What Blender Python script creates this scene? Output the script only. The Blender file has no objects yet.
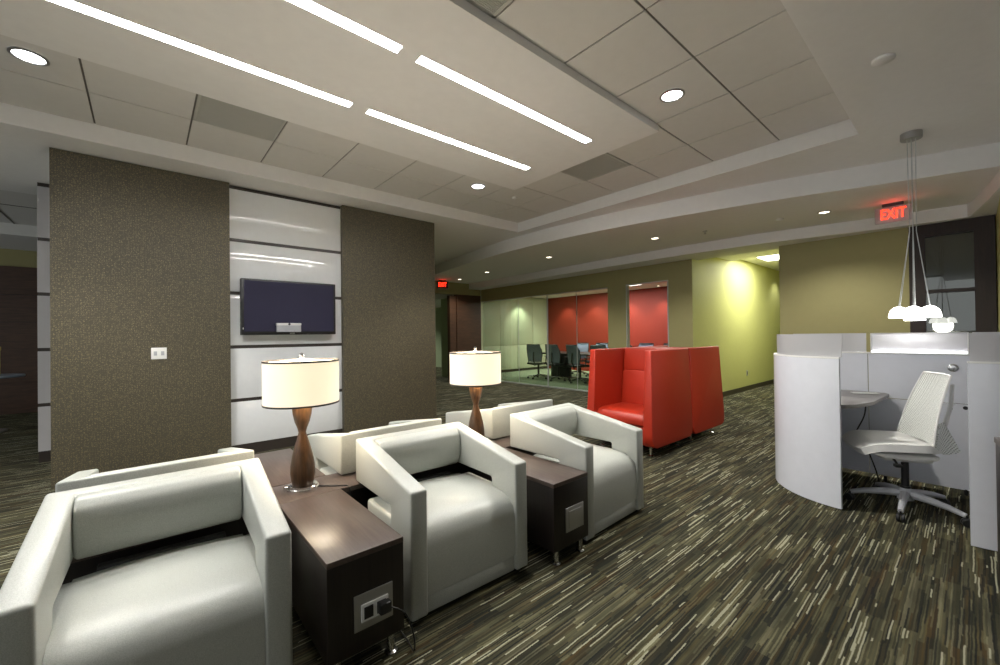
import bpy, bmesh, math, random
from mathutils import Vector, Matrix
random.seed(7)
C = bpy.context.scene.collection
PI = math.pi

# ------------------------------------------------------------------ camera
H = 1.27
F = 409.445
yaw, pitch, roll = [math.radians(a) for a in (49.12, 0.363, -0.72)]
fw = Vector((math.cos(yaw)*math.cos(pitch), math.sin(yaw)*math.cos(pitch), math.sin(pitch)))
r0 = Vector((math.sin(yaw), -math.cos(yaw), 0)); u0 = r0.cross(fw)
rt = r0*math.cos(roll) + u0*math.sin(roll); up = -r0*math.sin(roll) + u0*math.cos(roll)
cam = bpy.data.cameras.new('camera'); co = bpy.data.objects.new('camera', cam); C.objects.link(co)
cam.sensor_width = 36; cam.sensor_fit = 'HORIZONTAL'; cam.lens = F*36/1000; cam.clip_start = .02; cam.clip_end = 100
co.matrix_world = Matrix(((rt.x, up.x, -fw.x, 0), (rt.y, up.y, -fw.y, 0), (rt.z, up.z, -fw.z, H), (0, 0, 0, 1)))
bpy.context.scene.camera = co
vs = bpy.context.scene.view_settings
vs.view_transform = 'Standard'; vs.look = 'None'; vs.gamma = 1; vs.use_curve_mapping = False
vs.exposure = 1.1
w = bpy.data.worlds.new('world'); bpy.context.scene.world = w; w.use_nodes = True
w.node_tree.nodes['Background'].inputs[0].default_value = (.93, .97, 1, 1)
w.node_tree.nodes['Background'].inputs[1].default_value = .55

# ------------------------------------------------------------------ materials
def srgb(r, g, b):
    f = lambda c: (c/255/12.92) if c/255 <= .04045 else ((c/255+.055)/1.055)**2.4
    return (f(r), f(g), f(b), 1)
class N:
    def __init__(s, name):
        s.m = bpy.data.materials.new(name); s.m.use_nodes = True; s.t = s.m.node_tree
        s.b = s.t.nodes['Principled BSDF']; s.out = s.t.nodes['Material Output']
    def n(s, typ, **k):
        x = s.t.nodes.new('ShaderNode'+typ)
        for a, v in k.items():
            if a[0] == 'i':
                key = a[1:]; key = int(key) if key.isdigit() else key.replace('_', ' ')
                s.put(x, key, v)
            else: setattr(x, a, v)
        return x
    def put(s, x, key, v):
        if isinstance(v, bpy.types.NodeSocket): s.t.links.new(v, x.inputs[key])
        else: x.inputs[key].default_value = v
    def math(s, op, a, b=0.0, c=0.0):
        x = s.n('Math', operation=op); s.put(x, 0, a); s.put(x, 1, b); s.put(x, 2, c); return x.outputs[0]
    def mix(s, f, a, b):
        x = s.n('Mix', data_type='RGBA'); s.put(x, 0, f); s.put(x, 6, a); s.put(x, 7, b); return x.outputs[2]
    def ramp(s, f, stops, interp='LINEAR'):
        x = s.n('ValToRGB'); e = x.color_ramp; e.interpolation = interp
        while len(e.elements) < len(stops): e.elements.new(.5)
        for i, (p, c) in enumerate(stops): e.elements[i].position = p; e.elements[i].color = c
        s.put(x, 0, f); return x.outputs[0]
    def set(s, **k):
        for a, v in k.items(): s.put(s.b, a.replace('_', ' '), v)
        return s
    def bump(s, h, st=.1, d=.002):
        x = s.n('Bump', iStrength=st, iDistance=d, iHeight=h); s.put(s.b, 'Normal', x.outputs[0])
    def obj(s):
        return s.n('TexCoord').outputs['Object']
    def pos(s):
        return s.n('NewGeometry').outputs['Position']
def plain(name, col, rough=.5, metal=0, **k):
    x = N(name)
    nz = x.n('TexNoise', iScale=14.0, iDetail=2.0, iVector=x.obj())
    c2 = tuple(v*.93 for v in col[:3])+(1,)
    x.put(x.b, 'Base Color', x.mix(nz.outputs[0], col, c2))
    x.set(Roughness=rough, Metallic=metal, **k); return x.m
def emit(name, col, st):
    x = N(name); x.set(Base_Color=col, Emission_Color=col, Emission_Strength=st); return x.m

M = {}
M['ceil'] = plain('ceiling_paint', (.82, .81, .79, 1), .8)
M['ceil_low'] = plain('lower_ceiling_paint', (.76, .75, .72, 1), .8)
M['tile'] = plain('ceiling_tile', (.70, .685, .65, 1), .85)
M['grid'] = plain('ceiling_grid', (.16, .15, .13, 1), .6)
M['vent'] = plain('vent_grey', (.50, .50, .46, 1), .6)
M['ventdark'] = plain('vent_slot', (.12, .12, .11, 1), .7)
M['olive'] = plain('olive_paint', srgb(152, 146, 100), .7)
M['yellow'] = plain('chartreuse_paint', srgb(186, 186, 122), .65)
M['green'] = plain('far_green_paint', srgb(170, 182, 150), .7)
M['cream'] = plain('cream_paint', srgb(205, 200, 185), .8)
M['redwall'] = plain('red_paint', srgb(146, 44, 24), .6)
M['basebd'] = plain('dark_base', srgb(58, 52, 40), .5)
M['chrome'] = plain('chrome', (.75, .75, .76, 1), .18, 1)
M['steel'] = plain('brushed_steel', (.45, .45, .45, 1), .38, .9)
M['black'] = plain('black_plastic', (.012, .012, .013, 1), .4)
M['blackrub'] = plain('black_rubber', (.02, .02, .02, 1), .6)
M['white'] = plain('white_plastic', (.78, .78, .76, 1), .4)
M['whitelam'] = plain('white_laminate', (.74, .76, .82, 1), .15)
M['gloss'] = plain('white_back_painted_glass', (.80, .82, .83, 1), .03, Specular_IOR_Level=.9)
M['greyw'] = plain('grey_white_panel', (.50, .49, .50, 1), .4)
M['strip'] = plain('dark_trim', (.035, .028, .024, 1), .35)
M['leatherR'] = plain('red_leather', srgb(166, 41, 19), .42)
M['greyp'] = plain('grey_plastic', (.42, .43, .46, 1), .45)
M['cab'] = plain('pale_cabinet_laminate', srgb(206, 214, 180), .4)
M['confdark'] = plain('charcoal_mesh', (.15, .16, .19, 1), .6)
M['confblue'] = plain('pale_blue_mesh', srgb(150, 155, 180), .6)
M['desktop'] = plain('grey_desktop', srgb(120, 116, 114), .35)
M['yel'] = plain('yellow_plastic', srgb(220, 200, 90), .5)
M['bluetop'] = plain('pale_blue_top', srgb(120, 130, 145), .3)
M['lightframe'] = plain('aluminium_frame', (.6, .62, .62, 1), .35, .5)
M['led'] = emit('light_diffuser', (1, .985, .965, 1), 33.0)
M['can'] = emit('downlight_lens', (.95, .97, 1, 1), 7.0)
M['can2'] = emit('small_downlight_lens', (1, .9, .7, 1), 3.0)
M['troffer'] = emit('fluorescent_lens', (1, 1, .93, 1), 3.5)
M['exitred'] = emit('exit_red', (1, .03, .01, 1), 2.2)
M['ledglow'] = emit('led_strip', (.95, .97, 1, 1), 1.6)
M['pend'] = emit('pendant_glass', (1, 1, .97, 1), 2.6)
M['doorlit'] = emit('lit_doorway', (.85, .95, .8, 1), .8)

def vinyl():
    x = N('pale_grey_vinyl'); p = x.obj()
    a = x.n('TexNoise', iScale=420.0, iDetail=2.0, iVector=p).outputs[0]
    c = x.ramp(a, [(.3, (.37, .385, .35, 1)), (.65, (.50, .515, .475, 1))])
    x.put(x.b, 'Base Color', c); x.set(Roughness=.36); x.bump(a, .08, .0006); return x.m
M['vinyl'] = vinyl()
def wood(name, c1, c2, rough, sc=(3, 60, 60)):
    x = N(name); mp = x.n('Mapping', iVector=x.obj()); mp.inputs['Scale'].default_value = sc
    a = x.n('TexNoise', iScale=1.6, iDetail=5.0, iDistortion=.6, iVector=mp.outputs[0]).outputs[0]
    x.put(x.b, 'Base Color', x.ramp(a, [(.3, c1), (.7, c2)])); x.set(Roughness=rough); return x.m
M['wtop'] = wood('walnut_top', (.052, .036, .029, 1), (.090, .065, .053, 1), .33, (60, 3, 60))
M['wbody'] = wood('dark_and_shaded_wood', (.008, .006, .005, 1), (.018, .012, .010, 1), .35, (60, 60, 3))  # shade of the table sides is put into this colour; also plain dark wood
M['lampwood'] = wood('lamp_wood', (.035, .016, .007, 1), (.10, .050, .021, 1), .3, (45, 45, 4))
M['darkwood'] = wood('dark_wall_wood', (.040, .018, .009, 1), (.075, .034, .016, 1), .45, (3, 3, 30))
M['doorwood'] = wood('dark_door_wood', (.012, .007, .006, 1), (.024, .013, .010, 1), .6, (30, 30, 3))

def wallpaper():
    x = N('brown_gold_wallpaper'); p = x.pos()
    v = x.n('TexVoronoi', iScale=60.0, iRandomness=.45, iVector=p); v.feature = 'F1'
    d = v.outputs['Distance']
    ring = x.math('LESS_THAN', x.math('ABSOLUTE', x.math('SUBTRACT', d, .36)), .075)
    nz = x.n('TexNoise', iScale=150.0, iVector=p).outputs[0]
    m = x.math('MULTIPLY', ring, x.math('GREATER_THAN', nz, .5))
    fine = x.n('TexNoise', iScale=260.0, iVector=p).outputs[0]
    base = x.mix(fine, (.054, .046, .029, 1), (.080, .070, .045, 1))
    x.put(x.b, 'Base Color', x.mix(m, base, (.24, .20, .115, 1)))
    x.put(x.b, 'Metallic', x.math('MULTIPLY', m, .6)); x.set(Roughness=.5); return x.m
M['paper'] = wallpaper()

def carpet():
    x = N('streaked_carpet'); p = x.pos()
    warp = x.n('TexNoise', iScale=9.0, iDetail=2.0, iVector=p).outputs[0]
    fuzz = x.n('TexNoise', iScale=140.0, iDetail=1.0, iVector=p).outputs[0]
    s = x.n('SeparateXYZ', iVector=p)
    X, Y = s.outputs[0], s.outputs[1]
    Y = x.math('ADD', Y, x.math('MULTIPLY', x.math('SUBTRACT', warp, .5), .008))
    Y = x.math('ADD', Y, x.math('MULTIPLY', x.math('SUBTRACT', fuzz, .5), .0045))
    X2 = x.math('ADD', X, x.math('MULTIPLY', x.math('SUBTRACT', fuzz, .5), .02))
    cell = x.math('FLOOR', x.math('DIVIDE', X, .61))
    cely = x.math('FLOOR', x.math('DIVIDE', Y, .61))
    def dash(wd, ln, seed):
        row = x.math('FLOOR', x.math('DIVIDE', Y, wd))
        wn = x.n('TexWhiteNoise', noise_dimensions='2D')
        cb = x.n('CombineXYZ', iX=row, iY=x.math('ADD', x.math('MULTIPLY', cell, 3.7 if seed < 2 else 0.0), seed))
        x.t.links.new(cb.outputs[0], wn.inputs['Vector'])
        sh = wn.outputs['Value']
        k = x.math('FLOOR', x.math('DIVIDE', x.math('ADD', X2, x.math('MULTIPLY', sh, ln*5)), ln))
        w2 = x.n('TexWhiteNoise', noise_dimensions='3D')
        cb2 = x.n('CombineXYZ', iX=row, iY=k, iZ=x.math('ADD', x.math('MULTIPLY', cell, 1.0 if seed < 2 else 0.0), seed))
        x.t.links.new(cb2.outputs[0], w2.inputs['Vector'])
        return w2.outputs['Value']
    a = dash(.024, .55, 1.3); b = dash(.0062, .36, 5.1); c = dash(.0058, .24, 9.7)
    K = lambda *v: srgb(*v)
    base = x.ramp(a, [(0, K(46, 45, 37)), (.16, K(92, 89, 64)), (.34, K(64, 57, 41)), (.5, K(112, 109, 82)), (.64, K(54, 53, 45)), (.76, K(92, 90, 68)), (.9, K(76, 60, 38))], 'CONSTANT')
    fine = x.ramp(b, [(0, K(32, 33, 32)), (.22, K(98, 94, 70)), (.42, K(66, 60, 44)), (.60, K(122, 118, 94)), (.74, K(44, 44, 38)), (.9, K(84, 70, 42))], 'CONSTANT')
    col = x.mix(.55, base, fine)
    mpb = x.n('Mapping', iVector=p); mpb.inputs['Scale'].default_value = (3.0, 22.0, 1)
    blot = x.n('TexNoise', iScale=1.0, iDetail=3.0, iVector=mpb.outputs[0]).outputs[0]
    col = x.mix(x.ramp(blot, [(.42, (0, 0, 0, 1)), (.62, (.6, .6, .6, 1))]), col, K(40, 42, 34))
    big = x.n('TexNoise', iScale=2.2, iDetail=1.0, iVector=p).outputs[0]
    thr = x.math('ADD', .935, x.math('MULTIPLY', x.math('SUBTRACT', big, .5), -.35))
    hi = x.math('MULTIPLY', x.math('GREATER_THAN', c, thr), .72)
    col = x.mix(hi, col, K(178, 177, 152))
    hi2 = x.math('MULTIPLY', x.math('LESS_THAN', c, .12), .75)
    col = x.mix(hi2, col, K(30, 32, 33))
    col = x.mix(.14, col, (.012, .014, .008, 1))
    x.put(x.b, 'Base Color', col); x.set(Roughness=.95, Specular_IOR_Level=.1)
    nz = x.n('TexNoise', iScale=400.0, iVector=p).outputs[0]; x.bump(nz, .4, .003); return x.m
M['carpet'] = carpet()
def carpet2():
    x = N('green_conference_carpet'); p = x.pos()
    a = x.n('TexNoise', iScale=30.0, iDetail=3.0, iVector=p).outputs[0]
    x.put(x.b, 'Base Color', x.ramp(a, [(.3, srgb(118, 130, 104)), (.7, srgb(160, 172, 142))])); x.set(Roughness=.95); return x.m
M['carpet2'] = carpet2()
def glass(name, tint, refl=.07, rough=.0):
    x = N(name); t = x.n('BsdfTransparent'); t.inputs[0].default_value = tint
    g = x.n('BsdfGlossy'); g.inputs['Color'].default_value = (1, 1, 1, 1); g.inputs['Roughness'].default_value = rough
    lw = x.n('LayerWeight'); lw.inputs[0].default_value = .25
    f = x.math('ADD', x.math('MULTIPLY', lw.outputs['Fresnel'], .5), refl*.5)
    mx = x.n('MixShader'); x.t.links.new(f, mx.inputs[0]); x.t.links.new(t.outputs[0], mx.inputs[1]); x.t.links.new(g.outputs[0], mx.inputs[2])
    x.t.links.new(mx.outputs[0], x.out.inputs[0]); return x.m
M['glass'] = glass('clear_glass', (.90, .965, .905, 1), .06)
M['doorglass'] = glass('dark_door_glass', (.55, .58, .5, 1), .16)
def frosted():
    x = N('frosted_acrylic')
    x.set(Base_Color=(.66, .66, .67, 1), Roughness=.35)
    t = x.n('BsdfTransparent'); t.inputs[0].default_value = (.9, .9, .9, 1)
    tr = x.n('BsdfTranslucent'); tr.inputs[0].default_value = (.55, .55, .58, 1)
    m1 = x.n('MixShader'); m1.inputs[0].default_value = .45
    x.t.links.new(x.b.outputs[0], m1.inputs[1]); x.t.links.new(tr.outputs[0], m1.inputs[2])
    m2 = x.n('MixShader'); m2.inputs[0].default_value = .22
    x.t.links.new(m1.outputs[0], m2.inputs[1]); x.t.links.new(t.outputs[0], m2.inputs[2])
    x.t.links.new(m2.outputs[0], x.out.inputs[0]); return x.m
M['frost'] = frosted()
def shade():
    x = N('linen_lamp_shade')
    x.set(Base_Color=(.7, .64, .52, 1), Roughness=.8, Emission_Color=(1, .86, .60, 1), Emission_Strength=.42); return x.m
M['shade'] = shade()
def meshback():
    x = N('white_suspension_mesh'); x.set(Base_Color=(.84, .86, .82, 1), Roughness=.45)
    s = x.n('SeparateXYZ', iVector=x.obj())
    gx = x.math('SINE', x.math('MULTIPLY', s.outputs[0], 420.0)); gz = x.math('SINE', x.math('MULTIPLY', s.outputs[2], 420.0))
    hole = x.math('GREATER_THAN', x.math('MULTIPLY', gx, gz), .35)
    t = x.n('BsdfTransparent'); m = x.n('MixShader')
    x.t.links.new(x.math('MULTIPLY', hole, .7), m.inputs[0]); x.t.links.new(x.b.outputs[0], m.inputs[1]); x.t.links.new(t.outputs[0], m.inputs[2])
    x.t.links.new(m.outputs[0], x.out.inputs[0]); return x.m
M['meshback'] = meshback()
x = N('tv_screen'); x.set(Base_Color=(.035, .034, .062, 1), Roughness=.22, Specular_IOR_Level=.35); M['screen'] = x.m

# ------------------------------------------------------------------ mesh builder
class B:
    def __init__(s): s.bm = bmesh.new()
    def _add(s, t, bev=0, seg=2, mat=None):
        if bev: bmesh.ops.bevel(t, geom=[e for e in t.edges if len(e.link_faces) == 2 and e.calc_face_angle(0) > .5], offset=bev, segments=seg, profile=.5, affect='EDGES', clamp_overlap=True)
        if mat is not None: bmesh.ops.transform(t, matrix=mat, verts=t.verts)
        me = bpy.data.meshes.new('tmp'); t.to_mesh(me); t.free(); s.bm.from_mesh(me); bpy.data.meshes.remove(me); return s
    def box(s, x0, x1, y0, y1, z0, z1, bev=0, seg=2, mat=None):
        t = bmesh.new(); bmesh.ops.create_cube(t, size=1)
        for v in t.verts: v.co = Vector(((x0+x1)/2+v.co.x*(x1-x0), (y0+y1)/2+v.co.y*(y1-y0), (z0+z1)/2+v.co.z*(z1-z0)))
        return s._add(t, bev, seg, mat)
    def prism(s, pts, axis, a0, a1, bev=0, seg=2, mat=None, fn=None):
        # pts: 2-D outline in the plane perpendicular to axis ('x': (y,z); 'y': (x,z); 'z': (x,y))
        t = bmesh.new()
        mk = {'x': lambda a, p: (a, p[0], p[1]), 'y': lambda a, p: (p[0], a, p[1]), 'z': lambda a, p: (p[0], p[1], a)}[axis]
        A = [t.verts.new(mk(a0, p)) for p in pts]; Bv = [t.verts.new(mk(a1, p)) for p in pts]; n = len(pts)
        t.faces.new(A); t.faces.new(Bv[::-1])
        for i in range(n): t.faces.new((A[i], Bv[i], Bv[(i+1) % n], A[(i+1) % n]))
        bmesh.ops.recalc_face_normals(t, faces=t.faces)
        if fn:
            for v in t.verts: v.co = Vector(fn(v.co))
        return s._add(t, bev, seg, mat)
    def lathe(s, prof, c=(0, 0, 0), n=32, mat=None, closed=False):
        t = bmesh.new(); R = []
        for r, z in prof:
            if r < 1e-5: R.append([t.verts.new((c[0], c[1], c[2]+z))]*n)
            else: R.append([t.verts.new((c[0]+r*math.cos(2*PI*i/n), c[1]+r*math.sin(2*PI*i/n), c[2]+z)) for i in range(n)])
        pr = list(zip(R, R[1:])) + ([(R[-1], R[0])] if closed else [])
        for a, b in pr:
            for i in range(n):
                j = (i+1) % n; f = []
                for v in (a[i], a[j], b[j], b[i]):
                    if v not in f: f.append(v)
                if len(f) > 2: t.faces.new(f)
        bmesh.ops.recalc_face_normals(t, faces=t.faces)
        return s._add(t, 0, 0, mat)
    def cyl(s, c, r, z0, z1, n=24, r2=None, mat=None):
        r2 = r if r2 is None else r2
        return s.lathe([(0, z0), (r, z0), (r2, z1), (0, z1)], (c[0], c[1], 0), n, mat)
    def tube(s, pts, r, n=8, rr=None):
        t = bmesh.new(); pts = [Vector(p) for p in pts]; rings = []
        for i, p in enumerate(pts):
            d = (pts[min(i+1, len(pts)-1)]-pts[max(i-1, 0)]).normalized()
            a = Vector((0, 0, 1)) if abs(d.z) < .9 else Vector((1, 0, 0))
            u = d.cross(a).normalized(); v = d.cross(u).normalized(); q = rr[i] if rr else r
            rings.append([t.verts.new(p+u*q*math.cos(2*PI*k/n)+v*q*math.sin(2*PI*k/n)) for k in range(n)])
        for a, b in zip(rings, rings[1:]):
            for k in range(n): t.faces.new((a[k], a[(k+1) % n], b[(k+1) % n], b[k]))
        t.faces.new(rings[0]); t.faces.new(rings[-1][::-1]); bmesh.ops.recalc_face_normals(t, faces=t.faces)
        return s._add(t)
    def grid(s, f, nu, nv, thick=0):
        t = bmesh.new(); V = [[t.verts.new(f(i/nu, j/nv)) for j in range(nv+1)] for i in range(nu+1)]
        for i in range(nu):
            for j in range(nv): t.faces.new((V[i][j], V[i+1][j], V[i+1][j+1], V[i][j+1]))
        bmesh.ops.recalc_face_normals(t, faces=t.faces)
        if thick: bmesh.ops.solidify(t, geom=t.faces[:], thickness=thick)
        return s._add(t)
    def strip(s, path, z0, z1, thick):
        # a standing band of some thickness following a plan path
        L = []
        for i, p in enumerate(path):
            a = Vector(path[max(i-1, 0)]); b = Vector(path[min(i+1, len(path)-1)]); d = (b-a).normalized(); L.append(Vector((-d.y, d.x)))
        out = [(Vector(p)+n*thick) for p, n in zip(path, L)]
        pts = [tuple(p) for p in path]+[tuple(p) for p in out[::-1]]
        t = bmesh.new(); n = len(path)
        lo = [t.verts.new((p[0], p[1], z0)) for p in pts]; hi = [t.verts.new((p[0], p[1], z1)) for p in pts]; m = len(pts)
        for i in range(m): t.faces.new((lo[i], lo[(i+1) % m], hi[(i+1) % m], hi[i]))
        for i in range(n-1):
            j = m-1-i
            t.faces.new((lo[i], lo[j], lo[j-1], lo[i+1])); t.faces.new((hi[i], hi[i+1], hi[j-1], hi[j]))
        bmesh.ops.recalc_face_normals(t, faces=t.faces)
        return s._add(t)
    def build(s, name, mat, parent=None, smooth=True, ang=35):
        me = bpy.data.meshes.new(name); s.bm.to_mesh(me); s.bm.free(); me.materials.append(M[mat] if isinstance(mat, str) else mat)
        if smooth:
            me.polygons.foreach_set('use_smooth', [True]*len(me.polygons)); me.set_sharp_from_angle(angle=math.radians(ang))
        o = bpy.data.objects.new(name, me); C.objects.link(o)
        if parent: o.parent = parent
        return o
def tag(o, label, cat, group=None, kind=None):
    o['label'] = label; o['category'] = cat
    if group: o['group'] = group
    if kind: o['kind'] = kind
    return o
def thing(name, label, cat, loc=(0, 0, 0), rz=0, group=None):
    o = bpy.data.objects.new(name, None); C.objects.link(o); o.location = loc; o.rotation_euler = (0, 0, rz); o.empty_display_size = .1
    return tag(o, label, cat, group)
def struct(o, label=None):
    o['kind'] = 'structure'
    if label: o['label'] = label
    return o
def light(typ, name, loc, energy, parent=None, color=(1, 1, 1), rot=None, **k):
    d = bpy.data.lights.new(name, typ); d.energy = energy; d.color = color
    for a, v in k.items(): setattr(d, a, v)
    o = bpy.data.objects.new(name, d); C.objects.link(o); o.location = loc
    if rot: o.rotation_euler = rot
    if parent: o.parent = parent
    return o
def dup(root, loc, rz, label=None, group=None):
    kids = [o for o in bpy.data.objects if o.parent == root]
    r = root.copy(); C.objects.link(r); r.location = loc; r.rotation_euler = (0, 0, rz)
    if label: r['label'] = label
    if group: r['group'] = group
    for ch in kids:
        subs = [o for o in bpy.data.objects if o.parent == ch]
        c = ch.copy(); C.objects.link(c); c.parent = r
        for g in subs:
            d = g.copy(); C.objects.link(d); d.parent = c
    return r
def arc(cx, cy, r, a0, a1, n):
    return [(cx+r*math.cos(math.radians(a0+(a1-a0)*i/n)), cy+r*math.sin(math.radians(a0+(a1-a0)*i/n))) for i in range(n+1)]
def text(name, s, size, mat, parent, loc, rot, ext=.001, align='CENTER', sx=1):
    cu = bpy.data.curves.new(name, 'FONT'); cu.body = s; cu.size = size; cu.extrude = ext; cu.align_x = align; cu.align_y = 'CENTER'; cu.offset = size*.004
    t = bpy.data.objects.new('t', cu); C.objects.link(t)
    dg = bpy.context.evaluated_depsgraph_get(); me = bpy.data.meshes.new_from_object(t.evaluated_get(dg)); bpy.data.objects.remove(t)
    me.transform(Matrix.Diagonal((sx, 1, 1, 1))); me.materials.clear(); me.materials.append(M[mat]); o = bpy.data.objects.new(name, me); C.objects.link(o); o.parent = parent; o.location = loc; o.rotation_euler = rot
    return o
def smoothpath(p, n=6):
    out = []
    for i in range(len(p)-1):
        p0, p1, p2, p3 = [Vector(p[k]) for k in (max(i-1, 0), i, i+1, min(i+2, len(p)-1))]
        for j in range(n):
            t = j/n
            out.append(tuple(.5*((2*p1)+(p2-p0)*t+(2*p0-5*p1+4*p2-p3)*t*t+(3*p1-p0-3*p2+p3)*t**3)))
    return out+[tuple(p[-1])]

# ------------------------------------------------------------------ the setting
SZ, TZ, LZ, BZ = 2.93, 3.08, 2.72, 2.57          # soffit, tile plane, lower ceiling, ceiling at the walls
struct(B().box(-6, 18, -5, 20, -.1, 0).build('floor', 'carpet'), 'dark olive and cream streaked carpet')
struct(B().box(7.34, 11.45, 3.4, 10.5, 0, .004).build('floor', 'carpet2'), 'plain green carpet of the conference room')
# band path (the curved drop between soffit and lower ceiling)
P1 = smoothpath([(7.2, 15), (5.95, 11), (5.22, 8.35), (4.84, 5.9), (4.78, 4.4), (4.9, 3.05), (5.2, 1.64), (5.52, .63), (5.78, -.18), (6.35, -1.8), (7.2, -4)], 5)
P2 = smoothpath([(6.95, 15), (6.9, 9), (6.85, 6), (6.8, 4), (6.86, 2.2), (7.12, .9), (7.22, .02)], 4)+[(7.15, -.02), (6.4, -.14), (5.3, -.27)]
# main soffit, in pieces round the tray opening (X < 4.565, .61 < Y < 4.8)
s = B()
s.prism([(-6, .61), (-6, -5), (7.8, -5)]+[p for p in P1[::-1] if p[1] < .61]+[(5.53, .61)], 'z', SZ, SZ+.02)
s.prism([(4.565, .61), (5.53, .61)]+[p for p in P1[::-1] if .61 < p[1] < 4.8]+[(4.8, 4.8), (4.565, 4.8)], 'z', SZ, SZ+.02)
s.prism([(-6, 4.8), (4.8, 4.8)]+[p for p in P1[::-1] if 4.8 < p[1] < 6.95]+[(5.0, 6.95), (-6, 6.95)], 'z', SZ, SZ+.02)
s.prism([(2.5, 6.95), (5.0, 6.95)]+[p for p in P1[::-1] if p[1] > 6.95]+[(2.5, 15)], 'z', SZ, SZ+.02)
struct(s.build('ceiling', 'ceil', smooth=False), 'smooth plaster soffit round the raised tray')
s = B(); s.box(-6, 4.565, 4.8, 4.82, SZ+.02, TZ+.02).box(-6, 4.585, .59, .61, SZ+.02, TZ+.02).box(4.565, 4.585, .61, 4.82, SZ+.02, TZ+.02)
struct(s.build('trim_1', 'ceil', smooth=False), 'plaster edge of the raised ceiling tray')
struct(B().strip(P1, LZ-.002, SZ+.018, -.02).build('trim_2', 'ceil'), 'curved plaster drop in the ceiling')
struct(B().strip(P2, BZ-.002, LZ+.018, -.02).build('trim_3', 'ceil'), 'second curved plaster drop near the olive wall')
# lower ceiling between the two drops, then the strip next to the wall
s = B(); s.prism(P1+[(7.8, -5), (9, -5), (9, 15)], 'z', LZ, LZ+.02)
lowc = s
struct(s.build('ceiling', 'ceil_low', smooth=False), 'lower plaster ceiling beyond the curved drop')
s = B(); s.prism(P2+[(5.3, -.42), (7.5, -.42), (7.5, 9.4), (6.9, 15)][::1], 'z', BZ, BZ+.02)
struct(s.build('ceiling', 'ceil_low', smooth=False), 'narrow lowest ceiling strip along the olive wall')
# tray: tiles with dark grid, cloud slab with the light slots
s = B().box(-6, 4.6, .55, 4.85, TZ+.008, TZ+.03)
struct(s.build('ceiling', 'grid', smooth=False), 'suspended ceiling grid above the tiles')
xs = [4.565-.6096*k for k in range(0, 17)]
ys = [.61, 1.177, 1.775, 2.375, 2.975, 3.58, 4.2, 4.8]
VENT = [(2, 7, 5), (2, 1, 3), (0, 5, 1)]
ventcells = {}
s = B(); g = .0065
for i in range(16):
    for j in range(7):
        x1, x0 = xs[i], xs[i+1]; y0, y1 = ys[j], ys[j+1]
        if (i, j) in ((6, 5), (1, 3), (5, 1)): ventcells[(i, j)] = (x0, x1, y0, y1); continue
        if 1.8 < (y0+y1)/2 < 3.5 and x1 < 3.3: continue
        s.box(x0+g, x1-g, y0+g, y1-g, TZ, TZ+.012)
struct(s.build('ceiling', 'tile', smooth=False), 'square ceiling tiles of the tray')
LX = [(-.56, 1.185), (1.315, 3.065)]
LY = [(2.235, 2.31), (3.02, 3.095)]
cz = 3.022; CX1 = 3.385; CY0, CY1 = 1.768, 3.61
s = B()
yy = [CY0, LY[0][0], LY[0][1], LY[1][0], LY[1][1], CY1]
for a, b in ((0, 1), (2, 3), (4, 5)): s.box(-6, CX1, yy[a], yy[b], cz, TZ+.005)
for y0, y1 in LY:
    for a, b in ((-6, -2.44), (-.69, LX[0][0]), (LX[0][1], LX[1][0]), (LX[1][1], CX1)): s.box(a, b, y0, y1, cz, TZ+.005)
struct(s.build('ceiling', 'ceil', smooth=False), 'white lowered ceiling panel with slots for the linear lights')
lab = [['near linear light slot, piece running off the top edge of the photo', 'near linear light slot, wider piece right of centre on the ceiling'],
       ['far linear light slot, long piece running off the top left', 'far linear light slot, narrower piece right of the gap, above the wall']]
for j, (y0, y1) in enumerate(LY):
    for i, (x0, x1) in enumerate([(-2.44, -.69)]+LX):  # first piece of each row is unseen, added for more light
        l = lab[j][i-1] if i else ('added linear ceiling light outside the frame, in the %s row behind the camera' % ('near', 'far')[j])
        t = thing('linear_light', l, 'ceiling light', ((x0+x1)/2, (y0+y1)/2, cz+.012), 0, 'linear lights in the ceiling tray')
        hx, hy = (x1-x0)/2-.002, (y1-y0)/2-.002
        B().box(-hx, hx, -hy, hy, 0, .004).build('diffuser', 'led', t, False)
        B().box(-hx, hx, -hy, hy, .006, .04).build('housing', 'steel', t, False)
# vents
vl = ['grey return air grille in the ceiling above the left brown panel', 'grey air vent in the ceiling between light slot end and curved drop', 'grey air vent at the top edge beside the light panel']
for (k, (x0, x1, y0, y1)), l in zip(sorted(ventcells.items(), key=lambda q: -q[0][0]), [vl[0], vl[2], vl[1]]):
    t = thing('air_vent', l, 'vent', ((x0+x1)/2, (y0+y1)/2, TZ-.002), 0)
    hx, hy = (x1-x0)/2-.006, (y1-y0)/2-.006
    B().box(-hx, hx, -hy, -hy+.02, 0, .01).box(-hx, hx, hy-.02, hy, 0, .01).box(-hx, -hx+.02, -hy, hy, 0, .01).box(hx-.02, hx, -hy, hy, 0, .01).build('frame', 'vent', t, False)
    s = B(); n = 44
    for q in range(n):
        y = -hy+.02+(2*hy-.04)*(q+.5)/n
        s.box(-hx+.02, hx-.02, y-.0042, y+.0042, .003, .008)
    s.build('grille', 'vent', t, False)
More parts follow.
